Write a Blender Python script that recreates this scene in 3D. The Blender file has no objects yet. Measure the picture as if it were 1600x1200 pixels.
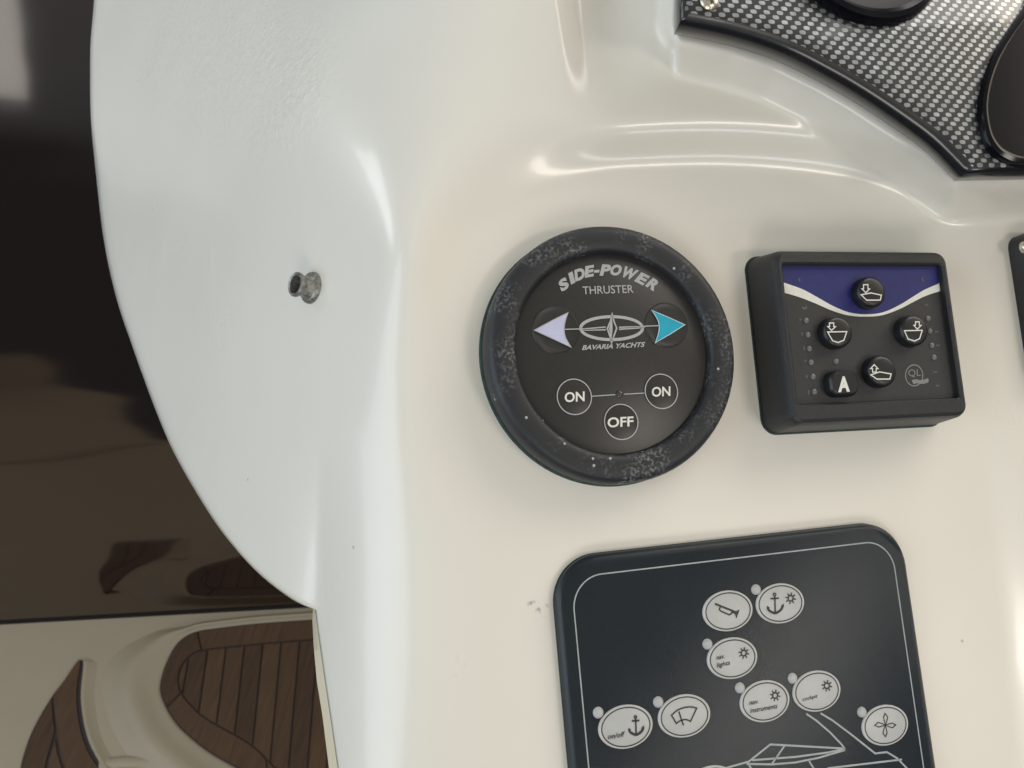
import bpy, bmesh, math, random
import numpy as np
from mathutils import Matrix, Vector

random.seed(7)
sc = bpy.context.scene
col = sc.collection

# ------------------------------------------------------------------ camera
FPX = 1200.0                                   # focal length in photo pixels (1600 wide)
NADIR = np.array([-200.0, 900.0, 1200.0])      # straight down, in camera axes (x right, y down, z forward)
CAM = np.array([0.0, 0.0, 1.60])               # camera above the cockpit floor, metres
up_c = -NADIR / np.linalg.norm(NADIR)
fw_c = np.array([0, 0, 1.0])
yw = fw_c - fw_c.dot(up_c) * up_c
yw /= np.linalg.norm(yw)
xw = np.cross(yw, up_c)
C2W = np.stack([xw, yw, up_c])                 # camera vector -> world vector
cd = bpy.data.cameras.new('camera')
cam = bpy.data.objects.new('camera', cd)
col.objects.link(cam)
cd.sensor_width = 36.0
cd.lens = 36.0 * FPX / 1600.0
cd.clip_start = 0.01
cd.clip_end = 50.0
cd.dof.use_dof = True
cd.dof.focus_distance = 0.27
cd.dof.aperture_fstop = 30.0
M = Matrix.Identity(4)
cols = [C2W @ np.array([1, 0, 0.]), C2W @ np.array([0, -1., 0]), C2W @ np.array([0, 0, -1.])]
for j, c in enumerate(cols):
    for i in range(3):
        M[i][j] = c[i]
M.translation = Vector(CAM)
cam.matrix_world = M
sc.camera = cam
sc.render.resolution_x, sc.render.resolution_y = 1024, 768

# ------------------------------------------------------------------ light
world = bpy.data.worlds.new('World')
sc.world = world
world.use_nodes = True
wn, wl = world.node_tree.nodes, world.node_tree.links
wn.clear()
wo = wn.new('ShaderNodeOutputWorld')
wb = wn.new('ShaderNodeBackground')
tc = wn.new('ShaderNodeTexCoord')
sep = wn.new('ShaderNodeSeparateXYZ')
rmp = wn.new('ShaderNodeValToRGB')
wl.new(tc.outputs['Generated'], sep.inputs[0])
wl.new(sep.outputs['Z'], rmp.inputs[0])
e = rmp.color_ramp.elements
e[0].position = 0.0
e[0].color = (0.055, 0.065, 0.09, 1)
e[1].position = 1.0
e[1].color = (1.0, 0.93, 0.82, 1)
for pos, c in ((0.12, (0.32, 0.37, 0.46, 1)), (0.5, (0.62, 0.62, 0.61, 1))):
    q = e.new(pos)
    q.color = c
wl.new(rmp.outputs[0], wb.inputs[0])
wb.inputs[1].default_value = 0.42
wl.new(wb.outputs[0], wo.inputs[0])


def area(name, loc, target, size, power, colour):
    l = bpy.data.lights.new(name, 'AREA')
    l.shape = 'RECTANGLE'
    l.size, l.size_y = size
    l.energy = power
    l.color = colour
    o = bpy.data.objects.new(name, l)
    col.objects.link(o)
    o.location = loc
    d = Vector(target) - Vector(loc)
    o.rotation_euler = d.to_track_quat('-Z', 'Y').to_euler()
    return o


area('overhead_fill_light', (0.50, 0.85, 2.25), (0.05, 0.2, 1.42), (0.6, 0.45), 3.6, (1.0, 0.965, 0.92))  # unseen lamp added overhead so the dash dims towards its bottom
area('windscreen_light', (-0.1, 2.1, 2.9), (0.05, 0.2, 1.4), (2.0, 0.5), 6, (1.0, 0.98, 0.95))
area('starboard_light', (1.05, 0.85, 2.1), (0.08, 0.2, 1.42), (0.5, 0.4), 3.2, (1.0, 0.86, 0.68))
area('port_window_light', (-1.95, 1.40, 1.24), (-0.22, 0.37, 1.36), (0.50, 0.24), 16, (0.86, 0.94, 1.0))
area('side_window_light', (-2.12, 0.60, 1.98), (-0.05, 0.2, 1.42), (0.55, 0.24), 3.2, (0.92, 0.97, 1.0))
area('port_fill_light', (-1.5, -0.75, 1.85), (-0.1, 0.25, 1.38), (1.6, 1.5), 19, (0.77, 0.89, 1.0))  # unseen cool fill added to brighten the side face
area('cockpit_light', (1.56, -0.80, 2.70), (0.1, 0.2, 1.42), (0.6, 0.26), 8, (1.0, 0.92, 0.82))
area('stern_light', (1.6, -1.1, 1.8), (0.05, 0.25, 1.44), (0.25, 0.2), 1.6, (0.95, 0.97, 1.0))
area('aft_fill_light', (0.45, -2.2, 1.95), (0.05, 0.2, 1.4), (1.2, 0.7), 13, (1.0, 0.93, 0.84))  # unseen fill added behind the camera to lift the brow
area('stern_opening_light', (-1.08, -2.2, 1.50), (-0.5, 0.6, 1.0), (0.2, 0.45), 0.5, (0.88, 0.93, 1.0))

sc.view_settings.view_transform = 'Standard'
sc.view_settings.look = 'None'
sc.view_settings.exposure = 0.14
sc.view_settings.gamma = 1.0
sc.view_settings.use_curve_mapping = False

# ------------------------------------------------------------------ geometry helpers
RC = np.array([[0.9712, -0.0834, 0.2231], [-0.0523, -0.9885, -0.1418], [0.2323, 0.1261, -0.9644]])
OC = np.array([0, 0, 0.26])
NC = RC[:, 2]
CW = Matrix.Identity(4)                        # console frame (x right, y up, z out of the dash) -> world
_R = C2W @ RC
_O = CAM + C2W @ OC
for i in range(3):
    for j in range(3):
        CW[i][j] = _R[i, j]
    CW[i][3] = _O[i]


def ray(px, py):
    return np.array([(px - 800) / FPX, (py - 600) / FPX, 1.0])


def dash_depth(px, py, h=0.0):
    """depth at which the sight line meets the dash plane raised by h metres"""
    return (NC @ OC + h) / (NC[0] * (px - 800) / FPX + NC[1] * (py - 600) / FPX + NC[2])


def on_dash(px, py, h):
    """photo pixel -> point in the console frame on the plane h metres above the dash"""
    p = ray(px, py) * dash_depth(px, py, h)
    return RC.T @ (p - OC)


def on_floor(px, py, z=0.0):
    r = C2W @ ray(px, py)
    t = (z - CAM[2]) / r[2]
    return CAM + r * t


def cam2world(p):
    return CAM + C2W @ p


def zoomed(x0, y0, s):
    return lambda x, y: (x0 + x * s, y0 + y * s)


Z1 = zoomed(740, 340, 420 / 1172)
Z2 = zoomed(1140, 360, 0.2875)
Z3 = zoomed(860, 800, 0.375)
Z4 = zoomed(1040, 0, 0.35)
Z6 = zoomed(1080, 890, 340 / 1569)
Z7 = zoomed(880, 1050, 0.3625)
ZF = zoomed(0, 840, 0.35)


def smooth(a, b, x):
    t = np.clip((x - a) / (b - a), 0, 1)
    return t * t * (3 - 2 * t)


class MB:
    def __init__(self):
        self.v, self.f = [], []

    def add(self, vs, fs):
        n = len(self.v)
        self.v += [tuple(map(float, p)) for p in vs]
        self.f += [tuple(n + i for i in f) for f in fs]
        return self

    def loft(self, loops, cap0=True, cap1=True):
        n = len(loops[0])
        vs = [p for l in loops for p in l]
        fs = []
        for k in range(len(loops) - 1):
            for i in range(n):
                j = (i + 1) % n
                fs.append((k * n + i, k * n + j, (k + 1) * n + j, (k + 1) * n + i))
        if cap0:
            fs.append(tuple(reversed(range(n))))
        if cap1:
            fs.append(tuple(range((len(loops) - 1) * n, len(loops) * n)))
        return self.add(vs, fs)

    def lathe(self, prof, n=64, c=(0, 0), sx=1.0, sy=1.0, cap0=False, cap1=True):
        loops = []
        for r, z in prof:
            loops.append([(c[0] + sx * r * math.cos(2 * math.pi * i / n), c[1] + sy * r * math.sin(2 * math.pi * i / n), z) for i in range(n)])
        return self.loft(loops, cap0, cap1)

    def poly(self, pts, z):
        return self.add([(p[0], p[1], z) for p in pts], [tuple(range(len(pts)))])

    def ribbon(self, pts, w, z, closed=False):
        P = [np.array(p[:2], float) for p in pts]
        n = len(P)
        L, R = [], []
        for i in range(n):
            a = P[i - 1] if (closed or i > 0) else P[i]
            b = P[(i + 1) % n] if (closed or i < n - 1) else P[i]
            d1 = P[i] - a
            d2 = b - P[i]
            l1, l2 = np.linalg.norm(d1), np.linalg.norm(d2)
            d1 = d1 / l1 if l1 > 1e-9 else d2 / l2
            d2 = d2 / l2 if l2 > 1e-9 else d1
            n1 = np.array([-d1[1], d1[0]])
            n2 = np.array([-d2[1], d2[0]])
            m = n1 + n2
            lm = np.linalg.norm(m)
            m = n1 if lm < 1e-6 else m / lm
            k = 1.0 / max(0.45, m.dot(n1))
            L.append(P[i] + m * k * w / 2)
            R.append(P[i] - m * k * w / 2)
        vs = [(p[0], p[1], z) for p in L] + [(p[0], p[1], z) for p in R]
        fs = []
        for i in range(n if closed else n - 1):
            j = (i + 1) % n
            fs.append((i, n + i, n + j, j))
        return self.add(vs, fs)

    def build(self, name, mat, parent=None, smooth_shade=True, angle=35):
        me = bpy.data.meshes.new(name)
        me.from_pydata(self.v, [], self.f)
        bm = bmesh.new()
        bm.from_mesh(me)
        bmesh.ops.recalc_face_normals(bm, faces=bm.faces)
        bm.to_mesh(me)
        bm.free()
        me.materials.append(mat)
        if smooth_shade:
            me.polygons.foreach_set('use_smooth', [True] * len(me.polygons))
            me.set_sharp_from_angle(angle=math.radians(angle))
        o = bpy.data.objects.new(name, me)
        col.objects.link(o)
        if parent is not None:
            o.parent = parent
        return o


def flat(mb, name, mat, parent):
    """flat print: keep every face turned outwards"""
    o = mb.build(name, mat, parent, smooth_shade=False)
    me = o.data
    bm = bmesh.new()
    bm.from_mesh(me)
    bm.normal_update()
    fl = [f for f in bm.faces if f.normal.z < 0]
    bmesh.ops.reverse_faces(bm, faces=fl)
    bm.to_mesh(me)
    bm.free()
    return o


def rrect(w, h, r, n=8, cx=0.0, cy=0.0):
    pts = []
    for (sx, sy, a0) in ((1, -1, -90), (1, 1, 0), (-1, 1, 90), (-1, -1, 180)):
        for i in range(n + 1):
            a = math.radians(a0 + 90 * i / n)
            pts.append((cx + sx * (w / 2 - r) + r * math.cos(a), cy + sy * (h / 2 - r) + r * math.sin(a)))
    return pts


def at(pts, z):
    return [(p[0], p[1], z) for p in pts]


def arc(cx, cy, rx, ry, a0=0, a1=360, n=40):
    k = n + (0 if a1 - a0 == 360 else 1)
    return [(cx + rx * math.cos(math.radians(a0 + (a1 - a0) * i / n)), cy + ry * math.sin(math.radians(a0 + (a1 - a0) * i / n))) for i in range(k)]


def curve(pts, n=6, closed=False):
    """Catmull-Rom through 2D points"""
    P = [np.array(p, float) for p in pts]
    out = []
    m = len(P)
    rng = m if closed else m - 1
    for i in range(rng):
        p1, p2 = P[i], P[(i + 1) % m]
        p0 = P[i - 1] if (closed or i > 0) else 2 * p1 - p2
        p3 = P[(i + 2) % m] if (closed or i + 2 < m) else 2 * p2 - p1
        for k in range(n):
            t = k / n
            out.append(0.5 * ((2 * p1) + (p2 - p0) * t + (2 * p0 - 5 * p1 + 4 * p2 - p3) * t * t + (3 * p1 - p0 - 3 * p2 + p3) * t ** 3))
    if not closed:
        out.append(P[-1])
    return [(float(p[0]), float(p[1])) for p in out]


def tag(o, label=None, cat=None, group=None, kind=None):
    if label:
        o['label'] = label
    if cat:
        o['category'] = cat
    if group:
        o['group'] = group
    if kind:
        o['kind'] = kind
    return o


def empty(name, mw):
    o = bpy.data.objects.new(name, None)
    o.empty_display_size = 0.02
    col.objects.link(o)
    o.matrix_world = mw
    return o


class Device:
    """a thing screwed to the dash: an Empty in the dash plane, with pixel -> own coordinates"""

    def __init__(self, name, cx, cy, rot=0.0):
        self.L = Matrix.Translation((cx, cy, 0)) @ Matrix.Rotation(rot, 4, 'Z')
        self.Li = self.L.inverted()
        self.root = empty(name, CW @ self.L)

    def p(self, px, py, h):
        q = self.Li @ Vector(on_dash(px, py, h))
        return (q.x, q.y)

    def pts(self, zf, pts, h):
        return [self.p(*zf(*q), h) for q in pts]


_font_cache = {}


def glyphs(text, bold=0.0):
    key = (text, bold)
    if key in _font_cache:
        return _font_cache[key]
    cu = bpy.data.curves.new('lettering_curve', 'FONT')
    cu.body = text
    cu.offset = bold
    cu.resolution_u = 4
    ob = bpy.data.objects.new('lettering_curve', cu)
    col.objects.link(ob)
    dg = bpy.context.evaluated_depsgraph_get()
    me = bpy.data.meshes.new_from_object(ob.evaluated_get(dg))
    v = np.array([q.co[:2] for q in me.vertices])
    f = [tuple(p.vertices) for p in me.polygons]
    bpy.data.objects.remove(ob)
    bpy.data.curves.remove(cu)
    bpy.data.meshes.remove(me)
    lo, hi = v.min(0), v.max(0)
    v = (v - lo) / (hi - lo)
    _font_cache[key] = (v, f)
    return v, f


def lettering(mb, dev, zf, text, bl, br, tl, h, bold=0.0):
    """text whose box has the given photo corners (bottom left, bottom right, top left), laid on the plane h"""
    v, f = glyphs(text, bold)
    bl, br, tl = (np.array(zf(*q)) for q in (bl, br, tl))
    out = []
    for a, b in v:
        q = bl + (br - bl) * a + (tl - bl) * b
        x, y = dev.p(q[0], q[1], h)
        out.append((x, y, h))
    mb.add(out, f)


# ------------------------------------------------------------------ materials
def newmat(name):
    m = bpy.data.materials.new(name)
    m.use_nodes = True
    n = m.node_tree.nodes
    return m, n, m.node_tree.links, n['Principled BSDF']


def node(n, t, **kw):
    x = n.new(t)
    for k, v in kw.items():
        setattr(x, k, v)
    return x


def simple(name, colour, rough=0.4, metal=0.0, coat=0.0, var=0.12, scale=300, bump=0.0, bscale=800, spec=0.5):
    m, n, l, b = newmat(name)
    b.inputs['Roughness'].default_value = rough
    b.inputs['Metallic'].default_value = metal
    b.inputs['Coat Weight'].default_value = coat
    b.inputs['Coat Roughness'].default_value = 0.08
    b.inputs['Specular IOR Level'].default_value = spec
    t = node(n, 'ShaderNodeTexCoord')
    ns = node(n, 'ShaderNodeTexNoise')
    ns.inputs['Scale'].default_value = scale
    ns.inputs['Detail'].default_value = 5
    l.new(t.outputs['Object'], ns.inputs['Vector'])
    r = node(n, 'ShaderNodeValToRGB')
    r.color_ramp.elements[0].position = 0.3
    r.color_ramp.elements[1].position = 0.7
    r.color_ramp.elements[0].color = tuple(c * (1 - var) for c in colour) + (1,)
    r.color_ramp.elements[1].color = tuple(min(1, c * (1 + var)) for c in colour) + (1,)
    l.new(ns.outputs[0], r.inputs[0])
    l.new(r.outputs[0], b.inputs['Base Color'])
    if bump:
        n2 = node(n, 'ShaderNodeTexNoise')
        n2.inputs['Scale'].default_value = bscale
        n2.inputs['Detail'].default_value = 3
        l.new(t.outputs['Object'], n2.inputs['Vector'])
        bp = node(n, 'ShaderNodeBump')
        bp.inputs['Strength'].default_value = bump
        bp.inputs['Distance'].default_value = 0.0004
        l.new(n2.outputs[0], bp.inputs['Height'])
        l.new(bp.outputs[0], b.inputs['Normal'])
    return m


def gelcoat(name, colour, rough=0.22, dimple=None, smudge=None, coat=0.28):
    m, n, l, b = newmat(name)
    b.inputs['Coat Weight'].default_value = coat
    b.inputs['Coat Roughness'].default_value = 0.10
    t = node(n, 'ShaderNodeTexCoord')
    big = node(n, 'ShaderNodeTexNoise')
    big.inputs['Scale'].default_value = 9
    big.inputs['Detail'].default_value = 4
    l.new(t.outputs['Object'], big.inputs['Vector'])
    r = node(n, 'ShaderNodeValToRGB')
    r.color_ramp.elements[0].color = tuple(c * 0.92 for c in colour) + (1,)
    r.color_ramp.elements[1].color = tuple(min(1, c * 1.03) for c in colour) + (1,)
    l.new(big.outputs[0], r.inputs[0])
    # tiny dirt specks
    vo = node(n, 'ShaderNodeTexVoronoi')
    vo.inputs['Scale'].default_value = 55
    l.new(t.outputs['Object'], vo.inputs['Vector'])
    sp = node(n, 'ShaderNodeMath', operation='LESS_THAN')
    sp.inputs[1].default_value = 0.035
    l.new(vo.outputs['Distance'], sp.inputs[0])
    sepc = node(n, 'ShaderNodeSeparateColor')
    l.new(vo.outputs['Color'], sepc.inputs[0])
    pick = node(n, 'ShaderNodeMath', operation='GREATER_THAN')
    pick.inputs[1].default_value = 0.82
    l.new(sepc.outputs[0], pick.inputs[0])
    both = node(n, 'ShaderNodeMath', operation='MULTIPLY')
    l.new(sp.outputs[0], both.inputs[0])
    l.new(pick.outputs[0], both.inputs[1])
    half = node(n, 'ShaderNodeMath', operation='MULTIPLY')
    half.inputs[1].default_value = 0.45
    l.new(both.outputs[0], half.inputs[0])
    mx = node(n, 'ShaderNodeMix', data_type='RGBA')
    mx.inputs['B'].default_value = (0.2, 0.18, 0.15, 1)
    l.new(half.outputs[0], mx.inputs['Factor'])
    l.new(r.outputs[0], mx.inputs['A'])
    last = mx.outputs['Result']
    for (c, rad) in (smudge or []):
        d = node(n, 'ShaderNodeVectorMath', operation='DISTANCE')
        d.inputs[1].default_value = tuple(c)
        l.new(t.outputs['Object'], d.inputs[0])
        mr = node(n, 'ShaderNodeMapRange')
        mr.inputs['From Min'].default_value = rad
        mr.inputs['From Max'].default_value = 0
        l.new(d.outputs['Value'], mr.inputs['Value'])
        nn = node(n, 'ShaderNodeTexNoise')
        nn.inputs['Scale'].default_value = 420
        nn.inputs['Detail'].default_value = 4
        l.new(t.outputs['Object'], nn.inputs['Vector'])
        th = node(n, 'ShaderNodeMapRange')
        th.inputs['From Min'].default_value = 0.52
        th.inputs['From Max'].default_value = 0.66
        l.new(nn.outputs[0], th.inputs['Value'])
        mu = node(n, 'ShaderNodeMath', operation='MULTIPLY')
        l.new(mr.outputs[0], mu.inputs[0])
        l.new(th.outputs[0], mu.inputs[1])
        m2 = node(n, 'ShaderNodeMix', data_type='RGBA')
        m2.inputs['B'].default_value = (0.16, 0.15, 0.14, 1)
        l.new(mu.outputs[0], m2.inputs['Factor'])
        l.new(last, m2.inputs['A'])
        last = m2.outputs['Result']
    l.new(last, b.inputs['Base Color'])
    # roughness varies a little: hand marks and dust
    rn = node(n, 'ShaderNodeTexNoise')
    rn.inputs['Scale'].default_value = 24
    rn.inputs['Detail'].default_value = 6
    l.new(t.outputs['Object'], rn.inputs['Vector'])
    rr = node(n, 'ShaderNodeMapRange')
    rr.inputs['To Min'].default_value = rough - 0.07
    rr.inputs['To Max'].default_value = rough + 0.10
    l.new(rn.outputs[0], rr.inputs['Value'])
    l.new(rr.outputs[0], b.inputs['Roughness'])
    sm_ = node(n, 'ShaderNodeMapping')
    sm_.inputs['Rotation'].default_value = (0.3, 0.2, 0.6)
    sm_.inputs['Scale'].default_value = (900, 22, 22)
    l.new(t.outputs['Object'], sm_.inputs['Vector'])
    sn = node(n, 'ShaderNodeTexNoise')
    sn.inputs['Scale'].default_value = 1.0
    sn.inputs['Detail'].default_value = 2
    l.new(sm_.outputs[0], sn.inputs['Vector'])
    sr = node(n, 'ShaderNodeMapRange')
    sr.inputs['From Min'].default_value = 0.66
    sr.inputs['From Max'].default_value = 0.74
    sr.inputs['To Max'].default_value = 0.16
    l.new(sn.outputs[0], sr.inputs['Value'])
    ad = node(n, 'ShaderNodeMath', operation='ADD')
    l.new(rr.outputs[0], ad.inputs[0])
    l.new(sr.outputs[0], ad.inputs[1])
    l.new(ad.outputs[0], b.inputs['Roughness'])
    # faint moulding waves
    wv = node(n, 'ShaderNodeTexNoise')
    wv.inputs['Scale'].default_value = 40
    wv.inputs['Detail'].default_value = 2
    l.new(t.outputs['Object'], wv.inputs['Vector'])
    bp = node(n, 'ShaderNodeBump')
    bp.inputs['Strength'].default_value = 0.12
    bp.inputs['Distance'].default_value = 0.001
    l.new(wv.outputs[0], bp.inputs['Height'])
    nrm = bp.outputs[0]
    if dimple:
        acc = None
        for (c, rad) in dimple:
            d = node(n, 'ShaderNodeVectorMath', operation='DISTANCE')
            d.inputs[1].default_value = tuple(c)
            l.new(t.outputs['Object'], d.inputs[0])
            mr = node(n, 'ShaderNodeMapRange', interpolation_type='SMOOTHSTEP')
            mr.inputs['From Min'].default_value = rad
            mr.inputs['From Max'].default_value = rad * 0.25
            l.new(d.outputs['Value'], mr.inputs['Value'])
            if acc is None:
                acc = mr.outputs[0]
            else:
                a = node(n, 'ShaderNodeMath', operation='MAXIMUM')
                l.new(acc, a.inputs[0])
                l.new(mr.outputs[0], a.inputs[1])
                acc = a.outputs[0]
        dn = node(n, 'ShaderNodeTexNoise')
        dn.inputs['Scale'].default_value = 260
        dn.inputs['Detail'].default_value = 5
        dn.inputs['Roughness'].default_value = 0.6
        dn.inputs['Distortion'].default_value = 0.8
        l.new(t.outputs['Object'], dn.inputs['Vector'])
        hm = node(n, 'ShaderNodeMath', operation='MULTIPLY')
        l.new(acc, hm.inputs[0])
        l.new(dn.outputs[0], hm.inputs[1])
        b2 = node(n, 'ShaderNodeBump')
        b2.inputs['Strength'].default_value = 0.6
        b2.inputs['Distance'].default_value = 0.0012
        l.new(hm.outputs[0], b2.inputs['Height'])
        l.new(nrm, b2.inputs['Normal'])
        nrm = b2.outputs[0]
    l.new(nrm, b.inputs['Normal'])
    return m


def rubber_salt(name):
    m, n, l, b = newmat(name)
    b.inputs['Roughness'].default_value = 0.5
    t = node(n, 'ShaderNodeTexCoord')
    a = node(n, 'ShaderNodeTexNoise')
    a.inputs['Scale'].default_value = 75
    a.inputs['Detail'].default_value = 3
    f = node(n, 'ShaderNodeTexNoise')
    f.inputs['Scale'].default_value = 900
    f.inputs['Detail'].default_value = 4
    for x in (a, f):
        l.new(t.outputs['Object'], x.inputs['Vector'])
    ra = node(n, 'ShaderNodeMapRange')
    ra.inputs['From Min'].default_value = 0.46
    ra.inputs['From Max'].default_value = 0.74
    l.new(a.outputs[0], ra.inputs['Value'])
    rf = node(n, 'ShaderNodeMapRange')
    rf.inputs['From Min'].default_value = 0.48
    rf.inputs['From Max'].default_value = 0.85
    l.new(f.outputs[0], rf.inputs['Value'])
    mu = node(n, 'ShaderNodeMath', operation='MULTIPLY')
    l.new(ra.outputs[0], mu.inputs[0])
    l.new(rf.outputs[0], mu.inputs[1])
    vo = node(n, 'ShaderNodeTexVoronoi')
    vo.inputs['Scale'].default_value = 330
    l.new(t.outputs['Object'], vo.inputs['Vector'])
    lt = node(n, 'ShaderNodeMath', operation='LESS_THAN')
    lt.inputs[1].default_value = 0.16
    l.new(vo.outputs['Distance'], lt.inputs[0])
    sc_ = node(n, 'ShaderNodeSeparateColor')
    l.new(vo.outputs['Color'], sc_.inputs[0])
    gt = node(n, 'ShaderNodeMath', operation='GREATER_THAN')
    gt.inputs[1].default_value = 0.95
    l.new(sc_.outputs[0], gt.inputs[0])
    dots = node(n, 'ShaderNodeMath', operation='MULTIPLY')
    l.new(lt.outputs[0], dots.inputs[0])
    l.new(gt.outputs[0], dots.inputs[1])
    mxx = node(n, 'ShaderNodeMath', operation='MAXIMUM')
    l.new(mu.outputs[0], mxx.inputs[0])
    l.new(dots.outputs[0], mxx.inputs[1])
    mx = node(n, 'ShaderNodeMix', data_type='RGBA')
    mx.inputs['A'].default_value = (0.013, 0.015, 0.018, 1)
    mx.inputs['B'].default_value = (0.36, 0.38, 0.39, 1)
    l.new(mxx.outputs[0], mx.inputs['Factor'])
    l.new(mx.outputs['Result'], b.inputs['Base Color'])
    bp = node(n, 'ShaderNodeBump')
    bp.inputs['Strength'].default_value = 0.25
    bp.inputs['Distance'].default_value = 0.0003
    l.new(f.outputs[0], bp.inputs['Height'])
    l.new(bp.outputs[0], b.inputs['Normal'])
    return m


def weave(name, dot=(0.40, 0.40, 0.37, 1), metal=0.85, coat=1.0):
    """woven carbon look under clear lacquer"""
    m, n, l, b = newmat(name)
    t = node(n, 'ShaderNodeTexCoord')
    mp = node(n, 'ShaderNodeMapping')
    mp.inputs['Rotation'].default_value = (0, 0, math.radians(-2))
    mp.inputs['Scale'].default_value = (1 / 0.0050, 1 / 0.00168, 1)
    l.new(t.outputs['Object'], mp.inputs['Vector'])
    s = node(n, 'ShaderNodeSeparateXYZ')
    l.new(mp.outputs[0], s.inputs[0])

    def mth(op, a, b_=None):
        x = node(n, 'ShaderNodeMath', operation=op)
        for i, q in enumerate((a, b_)):
            if q is None:
                continue
            if isinstance(q, (int, float)):
                x.inputs[i].default_value = q
            else:
                l.new(q, x.inputs[i])
        return x.outputs[0]
    row = mth('FLOOR', s.outputs['Y'])
    par = mth('MULTIPLY', row, -0.4)
    fu = mth('ABSOLUTE', mth('SUBTRACT', mth('FRACT', mth('ADD', s.outputs['X'], par)), 0.5))
    fv = mth('ABSOLUTE', mth('SUBTRACT', mth('FRACT', s.outputs['Y']), 0.5))
    du = mth('POWER', mth('DIVIDE', fu, 0.25), 3.0)
    dv = mth('POWER', mth('DIVIDE', fv, 0.46), 3.0)
    d = mth('ADD', du, dv)
    mr = node(n, 'ShaderNodeMapRange', interpolation_type='SMOOTHSTEP')
    mr.inputs['From Min'].default_value = 1.25
    mr.inputs['From Max'].default_value = 0.45
    l.new(d, mr.inputs['Value'])
    mx = node(n, 'ShaderNodeMix', data_type='RGBA')
    mx.inputs['A'].default_value = (0.010, 0.011, 0.013, 1)
    mx.inputs['B'].default_value = dot
    l.new(mr.outputs[0], mx.inputs['Factor'])
    vn = node(n, 'ShaderNodeTexNoise')
    vn.inputs['Scale'].default_value = 260
    l.new(t.outputs['Object'], vn.inputs['Vector'])
    vr = node(n, 'ShaderNodeMapRange')
    vr.inputs['From Min'].default_value = 0.3
    vr.inputs['From Max'].default_value = 0.7
    vr.inputs['To Min'].default_value = 0.55
    vr.inputs['To Max'].default_value = 1.0
    l.new(vn.outputs[0], vr.inputs['Value'])
    mfac = mth('MULTIPLY', mr.outputs[0], vr.outputs[0])
    l.new(mfac, mx.inputs['Factor'])
    l.new(mx.outputs['Result'], b.inputs['Base Color'])
    me = mth('MULTIPLY', mr.outputs[0], metal)
    l.new(me, b.inputs['Metallic'])
    b.inputs['Roughness'].default_value = 0.42
    b.inputs['Coat Weight'].default_value = coat
    b.inputs['Specular IOR Level'].default_value = 0.3
    b.inputs['Coat Roughness'].default_value = 0.05
    return m


def teak(name, colour, seed=0.0):
    m, n, l, b = newmat(name)
    t = node(n, 'ShaderNodeTexCoord')
    mp = node(n, 'ShaderNodeMapping')
    mp.inputs['Location'].default_value = (seed, seed * 2, 0)
    mp.inputs['Scale'].default_value = (220, 14, 14)
    l.new(t.outputs['Object'], mp.inputs['Vector'])
    ns = node(n, 'ShaderNodeTexNoise')
    ns.inputs['Scale'].default_value = 1.0
    ns.inputs['Detail'].default_value = 6
    l.new(mp.outputs[0], ns.inputs['Vector'])
    r = node(n, 'ShaderNodeValToRGB')
    r.color_ramp.elements[0].position = 0.3
    r.color_ramp.elements[1].position = 0.72
    r.color_ramp.elements[0].color = tuple(c * 0.72 for c in colour) + (1,)
    r.color_ramp.elements[1].color = tuple(c * 1.2 for c in colour) + (1,)
    l.new(ns.outputs[0], r.inputs[0])
    l.new(r.outputs[0], b.inputs['Base Color'])
    b.inputs['Roughness'].default_value = 0.65
    b.inputs['Specular IOR Level'].default_value = 0.3
    return m


MAT_DARKPLASTIC = simple('black_plastic', (0.016, 0.017, 0.018), 0.42, var=0.2, scale=900, bump=0.35, bscale=2600)
MAT_FACE = simple('thruster_face', (0.024, 0.023, 0.021), 0.38, var=0.1, scale=500)
MAT_RUBBER = rubber_salt('salty_rubber')
MAT_BUTTON = simple('button_rubber', (0.009, 0.010, 0.011), 0.38, var=0.1)
MAT_QLFACE = simple('trim_face', (0.028, 0.029, 0.029), 0.45, var=0.1, scale=600)
MAT_BLUE = simple('blue_print', (0.015, 0.018, 0.13), 0.4, var=0.08)
MAT_WHITE = simple('white_print', (0.72, 0.72, 0.66), 0.45, var=0.06)
MAT_GREYPRINT = simple('grey_print', (0.40, 0.41, 0.40), 0.45, var=0.1, scale=2000)
MAT_FAINT = simple('faint_print', (0.11, 0.115, 0.115), 0.5, var=0.15)
MAT_DIMPRINT = simple('dim_print', (0.22, 0.225, 0.22), 0.45, var=0.15, scale=2000)
MAT_LAV = simple('lavender_print', (0.52, 0.54, 0.72), 0.4, var=0.04)
MAT_CYAN = simple('cyan_print', (0.012, 0.36, 0.50), 0.4, var=0.06)
MAT_PALEBLUE = simple('pale_blue_print', (0.45, 0.62, 0.68), 0.4, var=0.06)
MAT_LED = simple('led_lens', (0.15, 0.15, 0.145), 0.3, var=0.1)
MAT_DARKLED = simple('dark_led_lens', (0.06, 0.045, 0.04), 0.2, var=0.1)
MAT_SLATE = simple('slate_panel', (0.010, 0.016, 0.021), 0.31, var=0.12, scale=60, bump=0.2, bscale=3000, spec=0.35)
MAT_SLATE_EDGE = simple('slate_panel_edge', (0.022, 0.026, 0.030), 0.4, var=0.1)
MAT_OVAL = simple('oval_membrane', (0.43, 0.44, 0.43), 0.4, var=0.05, scale=200)
MAT_OVALRING = simple('oval_rim', (0.47, 0.48, 0.47), 0.4, var=0.05)
MAT_LINE = simple('line_print', (0.33, 0.37, 0.37), 0.45, var=0.1)
MAT_INK = simple('dark_ink', (0.018, 0.019, 0.021), 0.5, var=0.1)
MAT_STEEL = simple('steel_screw', (0.62, 0.58, 0.48), 0.3, metal=0.9, var=0.15, scale=1500)
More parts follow.
